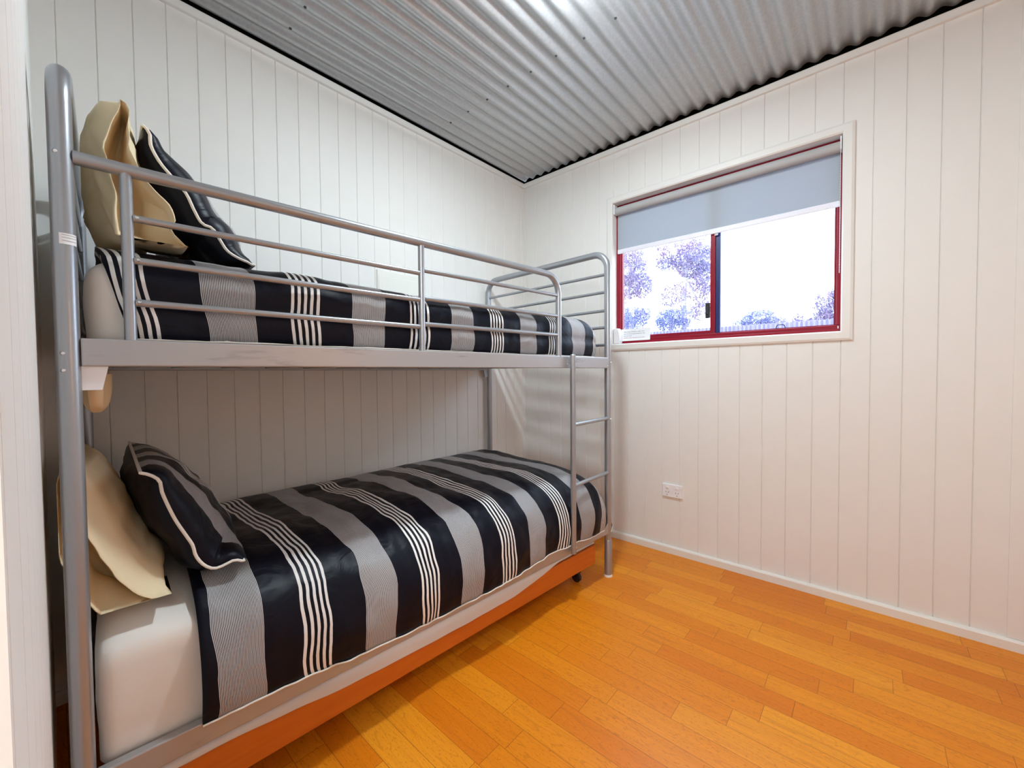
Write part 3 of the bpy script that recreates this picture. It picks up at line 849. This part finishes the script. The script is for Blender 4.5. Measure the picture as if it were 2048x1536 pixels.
piped_pillow('lower_striped_pillow', 'piped navy pillow with grey band leaning on cream pillow of lower bunk',
    [(281, 946), (300, 950), (319, 962), (325, 987), (348, 1035), (370, 1068), (385, 1090), (392, 1112), (408, 1130), (430, 1137), (452, 1128), (470, 1120), (486, 1124), (489, 1138)], .085, .80, .085, .07, 8.0, .610)

# ------------------------------------------------------------------ trundle
def trundle():
    r = thing('trundle_bed', 'low orange timber trundle bed on castors beneath the lower bunk', 'trundle bed', tuple(BP(1.0, .45, 0)))
    def board(name, u0, u1, t0, t1, z0, z1):
        mb = MB(); P = []
        for z in (z0, z1): P += [BP(u1, t0, z), BP(u0, t0, z), BP(u0, t1, z), BP(u1, t1, z)]
        mb.hexa(P); return obj(name, mb, M_pine, r, smooth=False, bevel=.002)
    board('front_board', .115, 1.90, .004, .022, .108, .203); board('rear_board', .115, 1.90, .868, .886, .108, .203)
    board('end_board', .115, .133, .0225, .8675, .108, .203); board('end_board', 1.882, 1.90, .0225, .8675, .108, .203)
    for k in range(6): board('slat', .30+k*.27, .38+k*.27, .0225, .8675, .108, .120)
    for u in (.17, 1.80):
        for t in (.085, .80):
            mb = MB(); c = BP(u, t, .026); mb.lathe(c-Vector((0, .011, 0)), (0, 1, 0), [(.018, 0), (.026, .004), (.026, .018), (.018, .022)], 20)
            o = obj('castor', mb, M_black, r); o['label'] = 'black castor'
            mb = MB(); mb.tube([c+Vector((0, 0, .022)), c+Vector((0, 0, .082))], .007, 10); mb.box((c.x-.016, c.y-.016, .048), (c.x+.016, c.y+.016, .066)); obj('castor_fork', mb, M_black, r, smooth=False)
    return r
trundle()
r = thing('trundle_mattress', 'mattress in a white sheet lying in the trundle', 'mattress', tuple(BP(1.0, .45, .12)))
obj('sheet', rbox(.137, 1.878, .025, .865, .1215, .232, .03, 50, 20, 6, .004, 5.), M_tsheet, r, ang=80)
zed = interp([(1.878, .212), (1.66, .206), (1.4, .181), (1.05, .171), (.72, .172), (.55, .195), (.42, .219), (.2, .221), (.137, .221)])
def overhang():
    mb = MB(); rows = []
    for k in range(61):
        u = 1.875 + (.14-1.875)*k/60; z = zed(u) + .003*noise.noise(Vector((u*12, 0, 3)))
        rows.append([BP(u, t, zz) for t, zz in [(.05, .2335), (.026, .2345), (.006, .2315), (-.004, .2235), (-.0055, (z+.2235)/2), (-.0035, z), (-.002, z+.0005), (-.0035, (z+.2235)/2), (-.001, .222), (.008, .2285), (.026, .2325), (.05, .2325)]])
    mb.loft(rows); return mb
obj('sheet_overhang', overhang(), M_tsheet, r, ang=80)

# ------------------------------------------------------------------ lamps of the house
def globe(name, label, c, rad, col, e, zc):
    r = thing(name, label, 'lamp', (c[0], c[1], zc))
    mb = MB(); mb.lathe((c[0], c[1], zc), (0, 0, -1), [(.055, 0), (.055, .012), (.02, .02), (.02, zc-c[2]-rad*.9)], 24); obj('ceiling_rose', mb, M_white, r)
    mb = MB(); mb.lathe(c, (0, 0, 1), [(rad*math.sin(PI*k/14), -rad*math.cos(PI*k/14)) for k in range(15)], 28); obj('bulb', mb, emit(name+'_glow', col, e), r, ang=180)
def downlight(c, rad, col):
    r = thing('ceiling_lamp', 'round white surface light under the corrugated ceiling', 'lamp', (c[0], c[1], 2.570))
    mb = MB(); mb.lathe((c[0], c[1], 2.570), (0, 0, -1), [(rad*1.25, 0), (rad*1.25, .03), (rad*.9, .04), (rad*.9, 2.570-c[2]-.028)], 32); obj('housing', mb, M_white, r)
    mb = MB(); mb.lathe(c, (0, 0, 1), [(rad*1.02, .003), (rad*1.02, .026)], 32); obj('side_glow', mb, emit('side_glow', col, CEIL_EMIT*.55), r)
    mb = MB(); mb.add([Vector(c)+Vector((rad*math.cos(2*PI*k/32), rad*math.sin(2*PI*k/32), 0)) for k in range(32)], [tuple(range(31, -1, -1))]); obj('diffuser', mb, emit('diffuser_glow', col, CEIL_EMIT), r, smooth=False)
downlight((1.24, -1.235, 2.485), .06, (.80, .93, 1.0))
globe('passage_lamp', 'opal globe pendant in the passage outside the doorway', (2.5, -3.02, 1.96), .11, (.93, .98, 1.0), HALL_EMIT, 2.570)
r = thing('wall_lamp', 'warm wall lamp on the right-hand wall', 'lamp', (X1, -1.45, 1.35))
mb = MB(); mb.box((X1-.03, -1.50, 1.30), (X1, -1.40, 1.36)); obj('bracket', mb, M_white, r, smooth=False)
mb = MB(); mb.lathe((X1-.07, -1.45, 1.34), (0, 0, 1), [(.022, 0), (.03, .13), (.029, .13), (.021, .002)], 24); obj('shade', mb, emit('wall_lamp_shade', (1.0, .42, .10), SCONCE_EMIT*.3), r)

# ------------------------------------------------------------------ outside
def Wp(px, py, y):
    d = ray(px, py); return CAM + d*((y-CAM.y)/d.y)
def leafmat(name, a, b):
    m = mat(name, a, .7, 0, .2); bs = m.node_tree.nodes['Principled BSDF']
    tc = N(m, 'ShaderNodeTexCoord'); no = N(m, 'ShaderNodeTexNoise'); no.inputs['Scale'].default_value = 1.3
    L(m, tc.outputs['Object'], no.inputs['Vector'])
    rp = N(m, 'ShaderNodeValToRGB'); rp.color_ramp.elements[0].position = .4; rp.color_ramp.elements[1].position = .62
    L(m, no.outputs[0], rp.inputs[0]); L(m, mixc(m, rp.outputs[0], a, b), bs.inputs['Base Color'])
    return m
M_leaf = leafmat('lilac_glare_leaves', (.22, .19, .36), (.31, .20, .29))  # lilac cast of overexposure and colour fringing painted into the leaves
M_leaf2 = leafmat('blue_glare_leaves', (.15, .18, .40), (.24, .21, .38))  # bluer version of the same painted-in glare, for the low shrubs
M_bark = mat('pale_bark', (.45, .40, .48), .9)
def leaves(mb, c, rad, n, size, seed):
    rnd = random.Random(seed)
    for i in range(n):
        while True:
            p = Vector((rnd.uniform(-1, 1), rnd.uniform(-1, 1), rnd.uniform(-1, 1)))
            if p.length < 1 and noise.noise(p*2.3+Vector((seed, 0, 0))) > -.18: break
        q = Vector(c) + Vector((p.x*rad[0], p.y*rad[1], p.z*rad[2]))
        a = Vector((rnd.gauss(0, 1), rnd.gauss(0, 1), rnd.gauss(0, 1))).normalized(); b = a.orthogonal().normalized()
        s = size*rnd.uniform(.6, 1.3)
        mb.add([q-a*s, q+b*s*.32, q+a*s, q-b*s*.32], [(0, 1, 2, 3)])
def tree(name, label, cat, blobs, trunk, size, seed, m, y, branches=True):
    base = Wp(trunk[-1][0], trunk[-1][1], y) if trunk else Wp(blobs[0][0], blobs[0][1]+blobs[0][3], y)
    r = thing(name, label, cat, (base.x, y, 0))
    mb = MB()
    for k, (px, py, rx, rz, n) in enumerate(blobs):
        c = Wp(px, py, y); sc = (c-CAM).dot(cF)/FPX
        leaves(mb, c, (rx*sc, rx*sc*.8, rz*sc), int(n*2.2), size*.55, seed+k)
    o = obj('foliage', mb, m, r, smooth=False); o['kind'] = 'stuff'
    mb = MB(); t0 = Wp(trunk[0][0], trunk[0][1], y)
    pts = [Vector((base.x, y, 0)), Vector((base.x, y, base.z*.6))] + [Wp(a, b, y) for a, b in reversed(trunk)]
    rr = [.10*(1-.8*i/(len(pts)-1)) for i in range(len(pts))]; mb.tube(pts, rr, 8)
    obj('trunk', mb, M_bark, r)
    if branches:
        for k, (px, py, rx, rz, n) in enumerate(blobs):
            mb = MB(); p = pts[-2] if len(pts) > 3 else pts[-1]; q = Wp(px, py, y); mb.tube([p, p.lerp(q, .5)+Vector((0, 0, .1)), q], [.03, .02, .008], 6); obj('branch', mb, M_bark, r)
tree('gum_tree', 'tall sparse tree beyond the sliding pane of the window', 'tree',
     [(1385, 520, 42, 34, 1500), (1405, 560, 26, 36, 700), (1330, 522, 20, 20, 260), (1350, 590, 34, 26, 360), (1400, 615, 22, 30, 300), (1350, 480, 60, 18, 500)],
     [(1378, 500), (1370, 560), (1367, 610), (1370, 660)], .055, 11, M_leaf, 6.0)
tree('leaning_tree', 'dense tree with painted lilac glare at the left edge of the window', 'tree',
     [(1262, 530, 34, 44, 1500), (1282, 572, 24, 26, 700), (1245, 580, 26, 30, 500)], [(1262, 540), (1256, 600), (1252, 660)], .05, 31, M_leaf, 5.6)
tree('shrub', 'low shrub with painted blue glare behind the notice card', 'shrub', [(1262, 640, 34, 26, 1300), (1285, 628, 18, 16, 350)], [(1262, 630), (1262, 660)], .04, 41, M_leaf2, 5.2, False)
tree('shrub', 'round shrub with painted blue glare right of the notice card, beyond the sliding pane', 'shrub', [(1338, 640, 28, 24, 1200), (1368, 638, 16, 28, 450)], [(1342, 630), (1342, 665)], .04, 47, M_leaf2, 5.4, False)
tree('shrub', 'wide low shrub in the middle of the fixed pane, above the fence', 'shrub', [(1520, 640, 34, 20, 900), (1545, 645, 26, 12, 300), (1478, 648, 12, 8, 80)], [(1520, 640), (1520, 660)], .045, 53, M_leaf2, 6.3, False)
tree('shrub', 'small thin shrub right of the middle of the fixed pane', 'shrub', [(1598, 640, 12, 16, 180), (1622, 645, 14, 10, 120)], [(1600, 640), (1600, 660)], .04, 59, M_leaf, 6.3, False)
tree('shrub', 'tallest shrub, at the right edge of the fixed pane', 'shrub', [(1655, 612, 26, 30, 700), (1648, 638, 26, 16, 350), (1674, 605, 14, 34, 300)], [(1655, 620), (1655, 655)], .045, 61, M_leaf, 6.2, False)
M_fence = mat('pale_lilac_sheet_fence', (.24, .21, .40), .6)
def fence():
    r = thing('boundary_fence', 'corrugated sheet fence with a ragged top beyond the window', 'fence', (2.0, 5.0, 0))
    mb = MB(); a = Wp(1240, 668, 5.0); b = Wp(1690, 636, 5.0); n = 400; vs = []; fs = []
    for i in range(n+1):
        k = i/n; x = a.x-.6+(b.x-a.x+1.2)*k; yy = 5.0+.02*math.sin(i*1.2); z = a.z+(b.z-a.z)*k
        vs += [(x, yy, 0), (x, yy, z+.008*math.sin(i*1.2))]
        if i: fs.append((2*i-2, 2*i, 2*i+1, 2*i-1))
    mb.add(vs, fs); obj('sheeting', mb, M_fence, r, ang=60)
    for k in range(5):
        x = a.x+(b.x-a.x)*k/4; mb = MB(); mb.box((x-.03, 5.03, 0), (x+.03, 5.08, a.z-.1)); obj('post', mb, M_fence, r, smooth=False)
fence()
M_grass = mat('dry_lawn', (.35, .34, .30), .9)
mb = MB(); mb.box((-14, .13, -.2), (20, 24, -.07)); struct(obj('ground', mb, M_grass, smooth=False))
